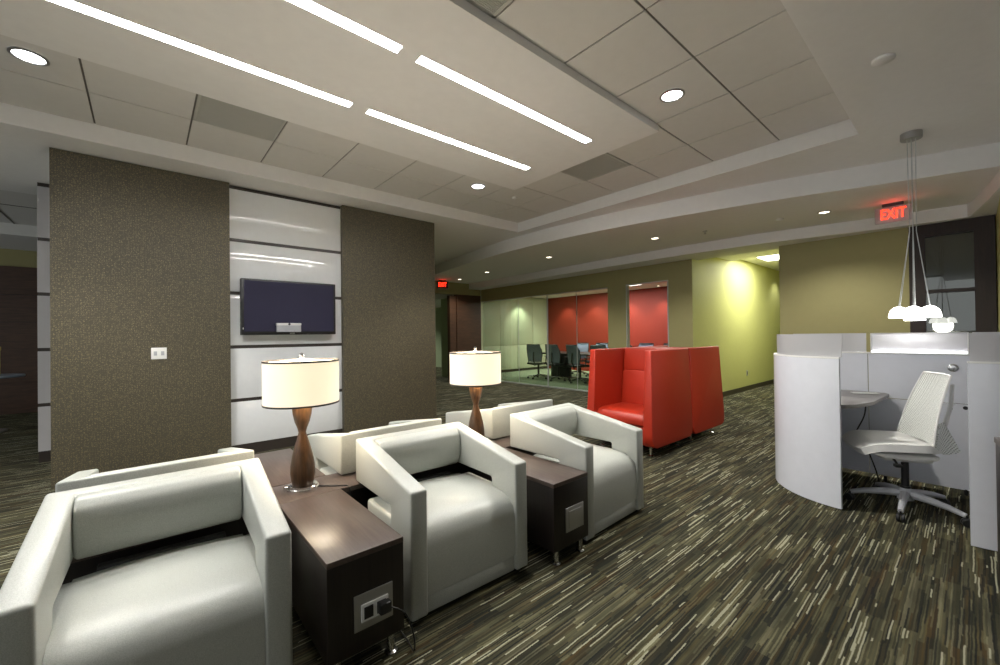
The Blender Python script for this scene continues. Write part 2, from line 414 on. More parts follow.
# media wall: deep core, two wallpapered panels, glossy white panels with dark strips
core = B().box(-.55, 3.17, 5.26, 6.40, 0, 2.925).build('wall_media', 'cream', None, False); struct(core, 'thick partition behind the television')
struct(B().box(-.615, .68, 5.15, 5.26, .0, 2.925).build('wall_media_panel', 'paper', core, False), 'brown and gold patterned wall panel on the left')
struct(B().box(1.87, 3.21, 5.15, 5.26, .0, 2.925).build('wall_media_panel', 'paper', core, False), 'brown and gold patterned wall panel on the right')
zs = [.10, .60, 1.178, 1.76, 2.335, 2.905]
for k in range(5):
    struct(B().box(.68, 1.87, 5.215, 5.26, zs[k]+.018, zs[k+1]-.018, .002).build('glossy_panel', 'gloss', core), None)
for z in zs: struct(B().box(.68, 1.872, 5.222, 5.262, z-.018 if z > .2 else 0, z+.018).build('dark_strip', 'strip', core, False), None)
rearw = B().box(-.845, 3.3, 6.401, 6.55, 0, 2.91).build('wall_media_rear', 'cream', None, False); struct(rearw, 'white panelled rear face of the partition at the far left')
for k in range(5): struct(B().box(-.85, -.55, 6.37, 6.400, zs[k]+.018, zs[k+1]-.018).build('white_panel', 'greyw', rearw, False))
for z in zs[:]: struct(B().box(-.848, -.55, 6.375, 6.400, z-.022 if z > .2 else 0, z+.022).build('dark_strip', 'strip', rearw, False))
# walls
WX = 7.3
def wall(name, mat, *b, label=None):
    s = B()
    for q in b: s.box(*q)
    return struct(s.build(name, mat, None, False), label)
wall('wall_right', 'olive', (WX, WX+.15, .52, 1.92, 0, 2.60), label='plain olive wall behind the white workstation')
wall('wall_far', 'olive', (WX, WX+.08, 3.236, 3.67, 0, 2.60), (WX, WX+.08, 3.67, 4.55, 2.25, 2.60), (WX, WX+.08, 4.55, 4.985, 0, 2.60),
     (WX, WX+.08, 4.985, 9.25, 2.24, 2.60), label='olive wall with the openings to the conference room')
wall('wall_hallway', 'yellow', (WX+.001, 16, 3.23, 3.2355, 0, 2.86), (WX+.081, 16, 3.2356, 3.37, 0, 2.86), label='chartreuse wall of the side hallway')
wall('wall_hallway_right', 'yellow', (WX+.151, 16, 1.77, 1.92, 0, 2.86), label='right wall of the side hallway')
wall('wall_hallway_end', 'yellow', (16, 16.1, 1.7, 3.4, 0, 2.86), label='end of the side hallway')
wall('ceiling', 'ceil', (WX, 16, 1.7, 3.4, 2.82, 2.84), label='hallway ceiling')
wall('trim_4', 'ceil', (WX, WX+.15, 1.92, 3.24, 2.6, 2.83), label='head of the hallway opening')
wall('baseboard_hallway', 'basebd', (WX+.15, 16, 3.218, 3.23, 0, .10))
wall('baseboard_right', 'basebd', (WX-.012, WX, .52, 1.92, 0, .10)); wall('baseboard_far', 'basebd', (WX-.012, WX, 3.24, 3.67, 0, .10), (WX-.012, WX, 4.52, 4.985, 0, .1))
# right end: dark door with glass, olive wall coming back, its bright light put into the paint
dr = B().box(WX, WX+.12, .38, .519, 0, 2.60).box(WX, WX+.12, -.18, -.02, 0, 2.60).box(WX, WX+.12, -.02, .38, 2.42, 2.6).box(WX, WX+.12, -.02, .38, 1.72, 1.76).box(WX, WX+.12, -.02, .38, 0, .25).build('door_1', 'doorwood', None, False)
struct(dr, 'dark wood framed glass door at the right')
struct(B().box(WX+.05, WX+.056, -.02, .38, .25, 1.72).box(WX+.05, WX+.056, -.02, .38, 1.76, 2.42).build('glass_pane', 'doorglass', dr, False))
wall('wall_end_right', 'yellow', (5.95, 8.6, -.34, -.19, 0, 2.60), label='olive wall at the right edge, its bright light painted in')
wall('wall_return', 'olive', (5.95, 6.1, -5, -.425, 0, 2.715))
wall('wall_behind_door', 'olive', (8.6, 8.7, -.34, 1.77, 0, 2.7)); wall('ceiling', 'ceil_low', (WX+.121, 8.6, -.34, 1.77, 2.6, 2.62), label='ceiling behind the dark door')
# unseen wall behind the camera, added to cut fill from that side
wall('wall_side', 'cream', (-6, 7.8, -5.1, -5, 0, 3.0), label='unseen side wall added behind the camera')
# far left zone
wall('ceiling', 'tile', (-6, 2.6, 6.95, 9.5, 3.05, 3.07), label='tiled ceiling of the far left area')
wall('trim_5', 'grid', (-6, -.9, 8.2, 8.215, 3.044, 3.05), (-1.5, -1.485, 6.95, 9.5, 3.044, 3.05), label='ceiling grid lines at the far left')
wall('trim_6', 'ceil_low', (-6, 2.6, 9.5, 11, 2.88, 2.90), (-6, 2.6, 9.48, 9.5, 2.88, 3.07), (-6, 2.6, 6.93, 6.95, 2.94, 3.07), label='dropped ceiling edge at the far left')
wl = wall('wall_left', 'olive', (-6, 2.6, 11.0, 11.1, 2.58, 2.9), label='pale band above the dark timber wall')
wall('wall_left_timber', 'darkwood', (-6, 2.6, 10.97, 11.07, .55, 2.58), (-6, 2.6, 11.0, 11.1, 0, .55), label='dark red timber wall at the far left')
wall('trim_7', 'doorwood', (-6, 2.6, 10.955, 10.97, 2.08, 2.09), (-6, 2.6, 10.955, 10.97, 1.6, 1.61), label='joints in the timber wall')
wall('wall_middle', 'green', (2.5, 2.6, 6.56, 20, 0, 3.0))
# far corridor
wall('wall_portal', 'darkwood', (6.46, 7.3, 9.26, 9.4, 0, 2.40), (6.24, 6.44, 9.27, 9.4, 0, 2.37), label='dark timber wall at the end of the glass front')
wall('trim_8', 'olive', (2.6, 7.3, 9.26, 9.4, 2.40, 3.0), label='lintel above the far corridor')
wall('wall_corridor', 'green', (9.0, 9.1, 10.9, 20, 0, 2.5), (7.0, 9.0, 10.8, 10.9, 0, 2.5), (7.0, 7.1, 9.41, 10.8, 0, 2.5)); wall('wall_corridor_left', 'green', (4.2, 4.3, 9.4, 20, 0, 2.5)); wall('wall_corridor_end', 'cream', (4.2, 9.1, 19, 19.1, 0, 2.5))
wall('ceiling', 'ceil_low', (4.2, 9.1, 9.4, 20, 2.42, 2.44), label='corridor ceiling')
wall('door_2', 'doorlit', (8.97, 9.0, 17.2, 18.6, .0, 2.05), label='bright doorway along the far corridor')
wall('door_3', 'black', (8.97, 9.0, 14.6, 15.8, .0, 2.2), label='dark doorway along the far corridor')
# conference room
wall('wall_conference', 'redwall', (11.42, 11.55, 3.38, 10.6, 0, 2.62), label='red end wall of the conference room')
wall('wall_cabinets', 'green', (WX+.15, 11.6, 10.55, 10.7, 0, 2.8)); wall('ceiling', 'ceil', (WX+.081, 11.5, 3.375, 10.6, 2.62, 2.64), label='conference room ceiling')
wall('trim_9', 'lightframe', (WX-.008, WX+.085, 3.67, 3.69, 0, 2.25), (WX-.008, WX+.085, 4.53, 4.55, 0, 2.25), (WX-.008, WX+.085, 3.69, 4.53, 2.23, 2.25), label='pale metal frame round the narrow opening')
win = wall('window_1', 'lightframe', (WX+.03, WX+.09, 4.985, 9.25, 2.222, 2.24), (WX+.03, WX+.09, 4.985, 9.25, 0, .025), (WX+.045, WX+.065, 6.72, 6.75, .025, 2.222), (WX+.05, WX+.062, 5.84, 5.852, .025, 2.222), (WX+.05, WX+.062, 7.75, 7.758, .025, 2.222),
           label='long glass front of the conference room')
for a, b in ((4.99, 5.84), (5.852, 6.72), (6.75, 7.75), (7.758, 9.245)):
    struct(B().box(WX+.05, WX+.06, a, b, .025, 2.222).build('glass_pane', 'glass', win, False))

# ------------------------------------------------------------------ ceiling fittings
def downlight(x, y, z, r, label, lens, energy, group, cone=100, col=(1, .96, .88)):
    t = thing('downlight', label, 'ceiling light', (x, y, z), 0, group)
    B().lathe([(r, -.001), (r+.014, -.001), (r+.016, -.006), (r, -.010), (r-.004, -.004)], n=36, closed=True).build('trim_ring', 'steel', t)
    B().lathe([(0, -.003), (r-.003, -.003), (r-.003, -.001), (0, -.001)], n=36).build('lens', lens, t)
    light('SPOT', 'bulb', (0, 0, -.03), energy, t, col, spot_size=math.radians(cone), spot_blend=.6, shadow_soft_size=.05)
for x, y, l in ((-.551, 3.90, 'large round downlight in the tiles at the top left'), (3.055, 3.903, 'round downlight in the tiles above the right brown panel'), (3.038, 1.475, 'large round downlight in the tiles right of the light slots')):
    downlight(x, y, TZ-.001, .075, l, 'can', 85, 'round downlights in the tiled tray')
for x, y, l in ((5.878, 3.154, 'small recessed downlight above the red booths'), (5.716, 5.176, 'small recessed downlight above the conference glass front'), (5.925, 7.274, 'small recessed downlight nearest the far corridor'), (6.257, 1.169, 'small recessed downlight left of the exit sign over the desk'), (6.1, 8.6, 'small recessed downlight above the far exit sign')):
    downlight(x, y, LZ-.001, .055, l, 'can2', 42, 'small downlights in the lower ceiling', 135)
def disc(name, x, y, z, r, label, cat, m='ceil'):
    o = B().lathe([(0, -.022), (r*.7, -.022), (r, -.012), (r, 0), (0, 0)], n=28).build(name, m); o.location = (x, y, z); return tag(o, label, cat)
disc('ceiling_sensor', 3.421, .339, SZ, .055, 'flat round cover plate on the soffit right of the tray', 'sensor', 'ceil')
disc('ceiling_sensor', 6.187, 1.608, LZ, .04, 'small round sensor between two downlights in the lower ceiling', 'sensor', 'white')
disc('ceiling_sensor', 3.676, 3.92, TZ, .035, 'small round sprinkler cover in the tile near the tray corner', 'sprinkler', 'white')
t = thing('sprinkler_head', 'little sprinkler cluster on the lower ceiling above the red booths', 'sprinkler', (6.05, 2.487, LZ))
B().cyl((0, 0), .03, -.008, 0).build('escutcheon', 'steel', t); B().cyl((0, 0), .01, -.04, -.008).cyl((0, 0), .02, -.044, -.04).build('nozzle', 'steel', t); 
# fluorescent panel of the hallway
t = thing('troffer_light', 'rectangular fluorescent panel in the hallway ceiling', 'ceiling light', (9.6, 2.6, 2.815))
B().box(-.62, .62, -.31, .31, -.012, .004).build('frame', 'steel', t, False); B().box(-.6, .6, -.29, .29, -.016, -.0125).build('lens', 'troffer', t, False)
light('AREA', 'tube_light', (0, 0, -.03), 28, t, (1, 1, .9), shape='RECTANGLE', size=1.2, size_y=.55)
for x, l in ((8.25, 'hallway wall washer nearest the opening'), (11.9, 'hallway wall washer further down')):
    downlight(x, 2.85, 2.818, .05, l, 'can2', 13, 'hallway wall washers', 110, (1, 1, .85))
# conference room lights
t = thing('conference_light', 'long fluorescent strip in the conference room ceiling', 'ceiling light', (10.15, 7.35, 2.615))
B().box(-.1, .1, -1.45, 1.45, -.014, 0).build('frame', 'steel', t, False); B().box(-.09, .09, -1.44, 1.44, -.018, -.0145).build('lens', 'troffer', t, False)
light('AREA', 'tube_light', (0, 0, -.03), 48, t, (1, 1, .95), shape='RECTANGLE', size=.18, size_y=2.8)
for y, l in ((9.45, 'first from the cabinets'), (8.25, 'second from the cabinets'), (7.0, 'third from the cabinets'), (5.85, 'fourth from the cabinets'), (4.8, 'fifth from the cabinets')):
    downlight(11.05, y, 2.619, .05, 'wall washer above the red wall, '+l, 'can2', 24, 'wall washers over the red wall', 95, (1, .93, .8))
downlight(9.9, 10.05, 2.619, .05, 'wall washer above the pale conference cabinets', 'can2', 28, None, 100, (1, 1, .88))
for y in (12.0, 15.5): downlight(7.3, y, 2.419, .05, 'corridor downlight beyond the far exit sign, %s' % ('nearer one' if y < 13 else 'further one'), 'can2', 55, 'corridor downlights', 140, (.95, 1, .85))
for x, y, l in ((-2.0, 8.3, 'left'), (.2, 8.3, 'right')): downlight(x, y, 3.049, .07, 'downlight of the far left area behind the partition, '+l+' one', 'can', 7, 'far left downlights', 140, (.9, 1, .95))

# exit signs
def exit_sign(loc, rz, label, clear):
    t = thing('exit_sign', label, 'exit sign', loc, rz)     # local: faces -Y
    B().box(-.09, .09, -.02, .02, -.035, 0, .003).build('housing', 'black', t)
    p = B().box(-.15, .15, -.004, .004, -.215, -.036, .002).build('panel', 'frost' if clear else 'black', t)
    B().box(-.154, -.150, -.006, .006, -.217, -.034).box(.150, .154, -.006, .006, -.217, -.034).box(-.15, .15, -.006, .006, -.219, -.2155).build('panel_edge', 'steel', p)
    text('lettering', 'EXIT', .165, 'exitred', t, (.0, -.006, -.125), (PI/2, 0, 0), sx=.64)
    light('POINT', 'glow', (0, -.08, -.12), .2, t, (1, .05, .02), shadow_soft_size=.05)
exit_sign((6.45, .58, LZ), -PI/2+.0, 'red exit sign hanging from the ceiling beside the pendant lamp', True)
exit_sign((5.85, 9.02, LZ), -.4, 'small distant red exit sign right of the brown panel', False)

# ------------------------------------------------------------------ television and plates
t = thing('television', 'black flat television mounted on the glossy white wall panels', 'television', (1.265, 5.215, 1.61))
B().box(-.495, .495, -.115, -.045, -.305, .305, .006).build('bezel', 'black', t)
B().box(-.468, .468, -.1165, -.1155, -.268, .285).build('screen', 'screen', t, False)
B().box(-.25, .25, -.045, -.001, -.2, .2, .004).build('wall_bracket', 'black', t)
B().box(-.02, .03, -.117, -.115, -.291, -.283).build('logo', 'lightframe', t, False)
B().box(-.48, -.474, -.117, -.115, -.245, -.225).build('indicator', 'white', t, False)
t = thing('conference_camera', 'small silver camera unit at the bottom of the television screen', 'camera', (1.228, 5.0722, 1.335))
B().box(-.125, .125, -.02, .026, -.0, .075, .006).build('body', 'greyp', t); B().box(-.127, .127, -.022, .027, .075, .10, .004).build('cap', 'white', t)
B().lathe([(0, 0), (.012, 0), (.012, .006), (0, .006)], mat=Matrix.Translation((0, -.022, .088)) @ Matrix.Rotation(PI/2, 4, 'X')).build('lens', 'black', t)
t = thing('wall_plate', 'white double wall socket on the left brown panel', 'wall socket', (.097, 5.148, 1.135))
B().box(-.058, .058, -.006, .001, -.055, .055, .003).build('cover_plate', 'white', t)
for x in (-.027, .027): B().box(x-.012, x+.012, -.009, -.0061, -.02, .02, .003).build('socket', 'greyp', t)
t = thing('wall_plate', 'narrow beige wall socket low on the chartreuse hallway wall', 'wall socket', (9.89, 3.229, .38))
B().box(-.04, .04, -.007, .0005, -.06, .06, .003).build('cover_plate', 'greyp', t); B().box(-.018, .018, -.01, -.0071, -.035, .035, .003).build('socket', 'basebd', t)

# ------------------------------------------------------------------ lounge chairs
def arm_pts():
    r = .014; a = [(-.335, .022), (-.335, .585), (.325, .702), (.325, .466), (-.125+r, .466)]
    a += [(-.125+r-r*math.sin(math.radians(q)), .466-r+r*math.cos(math.radians(q))) for q in (22, 45, 68)]
    a += [(-.125, .466-r), (-.125, .022)]
    return a
def lounge(label, group):
    t = thing('lounge_chair', label, 'armchair', (0, 0, 0), 0, group)
    # one continuous frame: both arms and the outer back, sharing vertices
    f = bmesh.new(); P = arm_pts(); n = len(P); zt = lambda y: .585+(y+.335)/.66*.117
    Q = [(.27, zt(.27)) if i == 2 else ((.27, .466) if i == 3 else p) for i, p in enumerate(P)]
    V = {(sx, io): [f.verts.new((sx*xx, y, z)) for y, z in pts] for sx in (-1, 1) for io, xx, pts in (('o', .3475, P), ('i', .2625, Q))}
    for sx in (-1, 1):
        o, i_ = V[(sx, 'o')], V[(sx, 'i')]
        f.faces.new(o); f.faces.new(i_)
        f.faces.new((o[0], o[1], i_[1], i_[0]))
        for k in range(4, n): f.faces.new((o[k], o[(k+1) % n], i_[(k+1) % n], i_[k]))
    L, R_, l, r_ = V[(-1, 'o')], V[(1, 'o')], V[(-1, 'i')], V[(1, 'i')]
    f.faces.new((L[2], R_[2], R_[3], L[3])); f.faces.new((l[2], r_[2], r_[3], l[3]))
    f.faces.new((L[1], L[2], R_[2], R_[1], r_[1], r_[2], l[2], l[1]))
    f.faces.new((L[4], L[3], R_[3], R_[4], r_[4], r_[3], l[3], l[4]))
    bmesh.ops.recalc_face_normals(f, faces=f.faces)
    B()._add(f, .012, 3).build('frame', 'vinyl', t)
    # backrest, padded band with bulging front
    prof = [(.268, .462), (.268, .694), (.215, .688), (.182, .655), (.172, .60), (.182, .52), (.205, .472), (.23, .460)]
    B().prism(prof, 'x', -.2605, .2605, .012, 3).build('backrest', 'vinyl', t)
    # seat with bullnose
    prof = [(.2, .11), (.2, .405), (.05, .418), (-.12, .420), (-.225, .412), (-.272, .394), (-.310, .362), (-.324, .31), (-.327, .20), (-.327, .104)]
    def dome(c):
        if c.z > .3: return (c.x, c.y, c.z)
        return c
    s = B(); n = 8
    t2 = bmesh.new(); rows = []
    for i in range(n+1):
        x = -.2615+.523*i/n; k = 1-(2*i/n-1)**2
        rows.append([t2.verts.new((x, y, z+(.012*k if z > .34 else 0))) for y, z in prof])
    for i in range(n):
        for j in range(len(prof)-1): t2.faces.new((rows[i][j], rows[i+1][j], rows[i+1][j+1], rows[i][j+1]))
        t2.faces.new((rows[i][0], rows[i][-1], rows[i+1][-1], rows[i+1][0]))
    t2.faces.new(rows[0]); t2.faces.new(rows[-1]); bmesh.ops.recalc_face_normals(t2, faces=t2.faces)
    s._add(t2); s.box(-.335, .335, -.122, .197, .104, .404, .018, 3); s.build('seat', 'vinyl', t, True, 50)
    B().box(-.2615, .2615, -.320, .2, .022, .099, .006).box(-.333, .333, -.12, .197, .022, .0995, .006).build('base_band', 'vinyl', t)
    B().box(-.20, .20, .202, .24, .04, .425, .004).build('rear_support', 'blackrub', t)
    for x in (-.31, .31):
        for y in (-.29, -.17): B().cyl((x, y), .016, 0, .022, 12).build('foot', 'black', t)
    return t
G = 'pale grey lounge chairs in two rows back to back'
L0 = lounge('pale grey lounge chair nearest the camera at bottom left', G)
L0.location = (.052, 1.935, 0); L0.rotation_euler = (0, 0, -.03)
dup(L0, (1.222, 1.935, 0), -.025, 'pale grey lounge chair in the front row between two dark end tables')
dup(L0, (2.335, 1.88, 0), math.radians(2), 'pale grey lounge chair at the right end of the front row, near the red booths')
dup(L0, (.07, 2.735, 0), PI, 'pale grey lounge chair seen from behind, directly behind the nearest chair')
dup(L0, (1.2, 2.735, 0), PI, 'pale grey lounge chair seen from behind, right of the big lamp')
dup(L0, (2.36, 2.75, 0), PI, 'pale grey lounge chair seen from behind, right of the farther lamp')

# ------------------------------------------------------------------ tables
def end_table(label, x0, x1, y0, y1, plate, zt=.457, front=-1):
    cx, cy = (x0+x1)/2, (y0+y1)/2; hx, hy = (x1-x0)/2, (y1-y0)/2
    t = thing('end_table', label, 'side table', (cx, cy, 0), 0, 'dark walnut tables between the lounge chairs')
    B().box(-hx, hx, -hy, hy, zt-.022, zt, .0015).build('tabletop', 'wtop', t)
    B().box(-hx+.0005, hx-.0005, -hy+.0005, hy-.0005, .085, zt-.0225, .0015).build('cabinet_body', 'wbody', t)
    for sx in (-1, 1):
        for sy in (-1, 1):
            px, py = sx*(hx-.045), sy*(hy-.03)
            B().lathe([(0, 0), (.026, 0), (.026, .006), (.016, .012), (.0145, .085), (0, .085)], (px, py, 0), 20).build('leg', 'chrome', t)
    return t, hx, hy
t1, hx, hy = end_table('dark walnut end table with a plugged-in socket, in front of the big lamp', .485, .787, 1.525, 2.228, True)
def plug_plate(t, hx, hy, opened):
    p = B().box(-.055, .1, -hy-.006, -hy-.0001, .165, .30, .002).build('socket_plate', 'steel', t)
    if opened:
        B().box(-.03, .078, -hy-.014, -hy-.0062, .197, .262, .002).build('socket_insert', 'white', p)
        for x in (-.003, .048): B().box(x-.018, x+.018, -hy-.017, -hy-.0142, .207, .252, .001).build('socket', 'black', p)
    else:
        B().box(-.035, .08, -hy-.010, -hy-.0062, .185, .28, .002).build('socket_door', 'steel', p)
plug_plate(t1, hx, hy, True)
t2, hx2, hy2 = end_table('dark walnut end table with a closed socket plate, second from the left in the front', 1.665, 1.965, 1.497, 2.228, True)
plug_plate(t2, hx2, hy2, False)
end_table('dark walnut table behind the big lamp, before the white wall panels', .47, .80, 2.515, 3.3, False)
end_table('dark walnut table behind the farther lamp', 1.665, 1.965, 2.515, 3.3, False)
t = thing('console_table', 'long dark walnut console running between the chair backs under both lamps', 'console table', (1.15, 2.371, 0))
B().box(-1.44, 1.44, -.139, .139, .430, .4565, .0015).build('tabletop', 'wtop', t)
B().box(-1.439, 1.439, -.02, .02, .085, .4295).build('support_panel', 'wbody', t, False)
for x in (-1.3, 0, 1.3): B().cyl((x, 0), .016, 0, .085).build('leg', 'chrome', t)

def lamp(x, y, z, label):
    t = thing('table_lamp', label, 'lamp', (x, y, z), 0, 'hourglass table lamps')
    B().lathe([(0, 0), (.080, 0), (.080, .010), (.072, .013), (.072, .022), (.060, .026), (0, .026)], n=36).build('base', 'chrome', t)
    for k in range(3):
        a = 2*PI*k/3-1.2; B().lathe([(0, 0), (.016, 0), (.016, .024), (.006, .030), (0, .030)], (.078*math.cos(a), .078*math.sin(a), 0), 16).build('base_knob', 'chrome', t)
    B().lathe([(0, .026), (.052, .026), (.058, .05), (.062, .09), (.060, .13), (.052, .18), (.038, .235), (.024, .28), (.0185, .303), (.024, .325), (.037, .36), (.046, .40), (.050, .44), (.050, .475), (0, .475)], n=36).build('body', 'lampwood', t)
    B().cyl((0, 0), .008, .475, .70, 12).build('rod', 'chrome', t)
    R = .187; z0, z1 = .458, .692
    sh = B().lathe([(R, z0), (R, z1), (R-.003, z1), (R-.003, z0)], n=64, closed=True).build('lamp_shade', 'shade', t)
    B().lathe([(R+.0022, z0), (R+.0022, z0+.009), (R-.004, z0+.009), (R-.004, z0)], n=64, closed=True).build('shade_rim', 'strip', sh)
    B().lathe([(R+.0022, z1-.009), (R+.0022, z1), (R-.004, z1), (R-.004, z1-.009)], n=64, closed=True).build('shade_rim', 'strip', sh)
    s = B()
    for k in range(3):
        a = 2*PI*k/3; s.tube([(0, 0, z1-.01), ((R-.003)*math.cos(a), (R-.003)*math.sin(a), z1-.01)], .002, 6)
    s.build('shade_spider', 'chrome', sh)
    B().lathe([(0, .70), (.011, .70), (.014, .705), (.006, .712), (.012, .718), (.010, .728), (0, .731)], n=20).build('finial', 'chrome', t)
    B().lathe([(0, .50), (.015, .50), (.03, .55), (.03, .58), (.015, .605), (0, .61)], n=20).build('bulb', 'pend', t)
    light('POINT', 'bulb_light', (0, 0, .64), 10, t, (1, .88, .72), shadow_soft_size=.05)
    light('POINT', 'bulb_light', (0, -.06, .50), 2.4, t, (1, .85, .65), shadow_soft_size=.09)
    return t
lamp(.638, 2.38, .4567, 'larger looking table lamp with wooden hourglass body, at the left by the television')
lamp(1.83, 2.395, .4567, 'farther table lamp with wooden hourglass body, right of the brown panel')
o = B().tube(smoothpath([(.70, 2.36, .4605), (.76, 2.30, .4605), (.80, 2.27, .4605), (.83, 2.245, .458), (.835, 2.225, .43), (.83, 2.21, .30), (.82, 2.2, .12), (.81, 2.0, .012), (.82, 1.7, .008), (.815, 1.56, .01), (.80, 1.47, .02), (.79, 1.455, .1), (.76, 1.46, .19), (.705, 1.485, .232), (.70, 1.503, .235)], 6), .0032, 8).build('lamp_cord', 'black')
tag(o, 'thin black lamp cord from the big lamp down to the end table socket', 'cord')
o = B().box(.665, .712, 1.476, 1.5065, .212, .254, .006).build('power_plug', 'black'); tag(o, 'black power plug in the socket of the nearest end table', 'plug')

# ------------------------------------------------------------------ red booths
def booth(label):
    t = thing('booth_chair', label, 'booth seat', (0, 0, 0), 0, 'high backed red leather booths back to back')
    prof = [(-.40, 1.095), (.43, 1.095), (.445, .20), (.425, .135), (.37, .105), (-.36, .105), (-.425, .125), (-.455, .18), (-.455, .25)]
    for sx in (-1, 1):
        def flare(c, sx=sx):
            k = (1.095-c.z)/.99
            return (sx*(.30 if abs(c.x) < .34 else .375+(.035*k)), c.y, c.z)
        B().prism(prof, 'x', sx*.30, sx*.38, .012, 3, fn=flare).build('side_wing', 'leatherR', t)
    B().prism([(.43, 1.095), (.445, .20), (.425, .135), (.37, .105), (.15, .105), (.10, .44), (.19, 1.095)], 'x', -.297, .297, .012, 3).build('back_shell', 'leatherR', t)
    B().prism([(.085, .44), (.14, .83), (.155, .83), (.165, .44)], 'x', -.295, .295, .012, 3).build('lumbar_cushion', 'leatherR', t)
    B().prism([(.146, .836), (.18, 1.09), (.2, 1.09), (.2, .836)], 'x', -.295, .295, .012, 3).build('headrest', 'leatherR', t)
    B().prism([(.12, .30), (.12, .445), (-.30, .445), (-.375, .43), (-.41, .38), (-.41, .31)], 'x', -.296, .296, .02, 4).build('seat_cushion', 'leatherR', t)
    B().box(-.296, .296, -.40, .13, .12, .298, .01).build('seat_base', 'leatherR', t)
    for sx in (-1, 1):
        for y in (-.30, .28): B().lathe([(0, 0), (.028, 0), (.028, .006), (.013, .012), (.013, .108), (0, .108)], (sx*.30, y, 0), 16).build('leg', 'chrome', t)
    return t
b0 = booth('red leather high back booth seat open toward the lounge chairs'); b0.location = (4.25, 2.50, 0); b0.rotation_euler = (0, 0, -PI/2)
dup(b0, (5.14, 2.50, 0), PI/2, 'second red booth, back to back behind the first, facing the hallway')

# ------------------------------------------------------------------ workstation pod
t = thing('workstation', 'white curved workstation enclosure with frosted screens and a built-in desk', 'workstation', (4.2, .31, 0))
def W(p): return [(x-4.2, y-.31) for x, y in p]
LA = arc(4.285, .585, .575, 176, 90, 20)                                       # left quarter shell (outer line)
RA = arc(4.235, .045, .60, 182, 252, 16)
zP = 1.07; zG = 1.247
B().strip(W(LA[::-1]), .008, zP, .028).build('curved_panel', 'whitelam', t)
B().strip(W(LA+[(4.45, 1.17)])[::-1], zP+.001, zP+.012, .03).build('panel_cap', 'white', t)
B().strip(W(RA), .008, zP, .028).build('curved_panel', 'whitelam', t)
B().strip(W(RA), zP+.001, zP+.012, .03).build('panel_cap', 'white', t)
B().strip(W(arc(4.285, .585, .55, 177, 95, 20)[::-1]), zP+.013, zG, .008).build('screen', 'frost', t)
B().strip(W(arc(4.235, .045, .578, 183, 250, 16)), zP+.013, zG, .008).build('screen', 'frost', t)
# back wall and side returns
XB = 4.73
s = B().box(XB-4.2, XB-4.17, .603-.31, 1.17-.31, .70, zP).box(XB-4.2, XB-4.17, -.62-.31, .597-.31, .70, zP).build('back_panel', 'whitelam', t, False)
s = B().box(XB-4.2, XB-4.17, .603-.31, 1.17-.31, .04, .694).box(XB-4.2, XB-4.17, -.62-.31, .597-.31, .04, .694).build('back_panel', 'whitelam', t, False)
B().box(4.305-4.2, XB-4.2, 1.145-.31, 1.17-.31, .04, zP).build('side_panel', 'whitelam', t, False)
B().box(4.05-4.2, XB-4.2, -.64-.31, -.615-.31, .04, zP).build('side_panel', 'whitelam', t, False)
B().box(XB-4.205, XB-4.165, -.64-.31, 1.17-.31, zP+.001, zP+.012).build('panel_cap', 'white', t, False)
gs = B().box(XB-4.19, XB-4.182, .03-.31, .575-.31, zP+.02, zG-.004).build('screen', 'frost', t, False)
B().box(XB-4.194, XB-4.178, .022-.31, .03-.31, zP+.0125, zG).box(XB-4.194, XB-4.178, .575-.31, .583-.31, zP+.0125, zG).box(XB-4.194, XB-4.178, .03-.31, .575-.31, zG-.004, zG).build('screen_frame', 'white', gs, False)
B().box(XB-4.196, XB-4.176, .03-.31, .575-.31, zP+.0125, zP+.0195).build('light_strip', 'ledglow', t, False)
light('AREA', 'strip_glow', (XB-4.2+.0, 0, zP+.03), .35, t, (.95, .97, 1), rot=(PI, 0, 0), shape='RECTANGLE', size=.02, size_y=.54).location = (XB-4.186, .303-.31, zP+.02)
B().box(XB-4.19, XB-4.182, .61-.31, 1.14-.31, zP+.013, zG).build('screen', 'frost', t, False)
B().box(XB-4.19, XB-4.182, -.6-.31, .005-.31, zP+.013, zG).build('screen', 'frost', t, False)
# desk
dk = [(4.722, .495), (4.655, .462), (4.45, .468), (4.28, .48), (4.10, .488), (3.985, .51), (3.85, .55), (3.765, .60)]
dk += arc(4.285, .585, .53, 176, 92, 12)+[(4.722, 1.12)]
B().prism(W(dk), 'z', .715, .742, .003).build('desktop', 'desktop', t)
k = B().lathe([(0, 0), (.030, 0), (.030, .008), (.022, .012), (.010, .012), (.008, .028), (0, .030)], mat=Matrix.Translation((XB-4.2, .105-.31, .972)) @ Matrix.Rotation(-PI/2, 4, 'Y'))
k.build('coat_knob', 'chrome', t)
s = B()
for y, z in ((.125, .655), (.045, .668)): s.lathe([(0, 0), (.014, 0), (.014, .002), (0, .002)], n=16, mat=Matrix.Translation((XB-4.2, y-.31, z)) @ Matrix.Rotation(-PI/2, 4, 'Y'))
s.build('cable_port', 'black', t)
for x, y in ((4.7, 1.1), (4.7, .5), (4.74, .05), (4.7, -.5), (4.5, 1.18)): B().cyl((x-4.2, y-.31), .012, 0, .045, 12).build('leveling_foot', 'black', t)
for x, y in ((3.73, .64), (4.02, 1.07), (3.67, -.03), (3.95, -.44)): B().cyl((x-4.2, y-.31), .012, 0, .03, 12).build('leveling_foot', 'black', t)
o = B().box(-.09, .09, -.03, .03, 0, .006, .002).build('paper_pad', 'white'); o.location = (4.56, .60, .743); o.rotation_euler = (0, 0, 2.1); tag(o, 'small white pad lying on the grey desk of the workstation', 'paper pad')
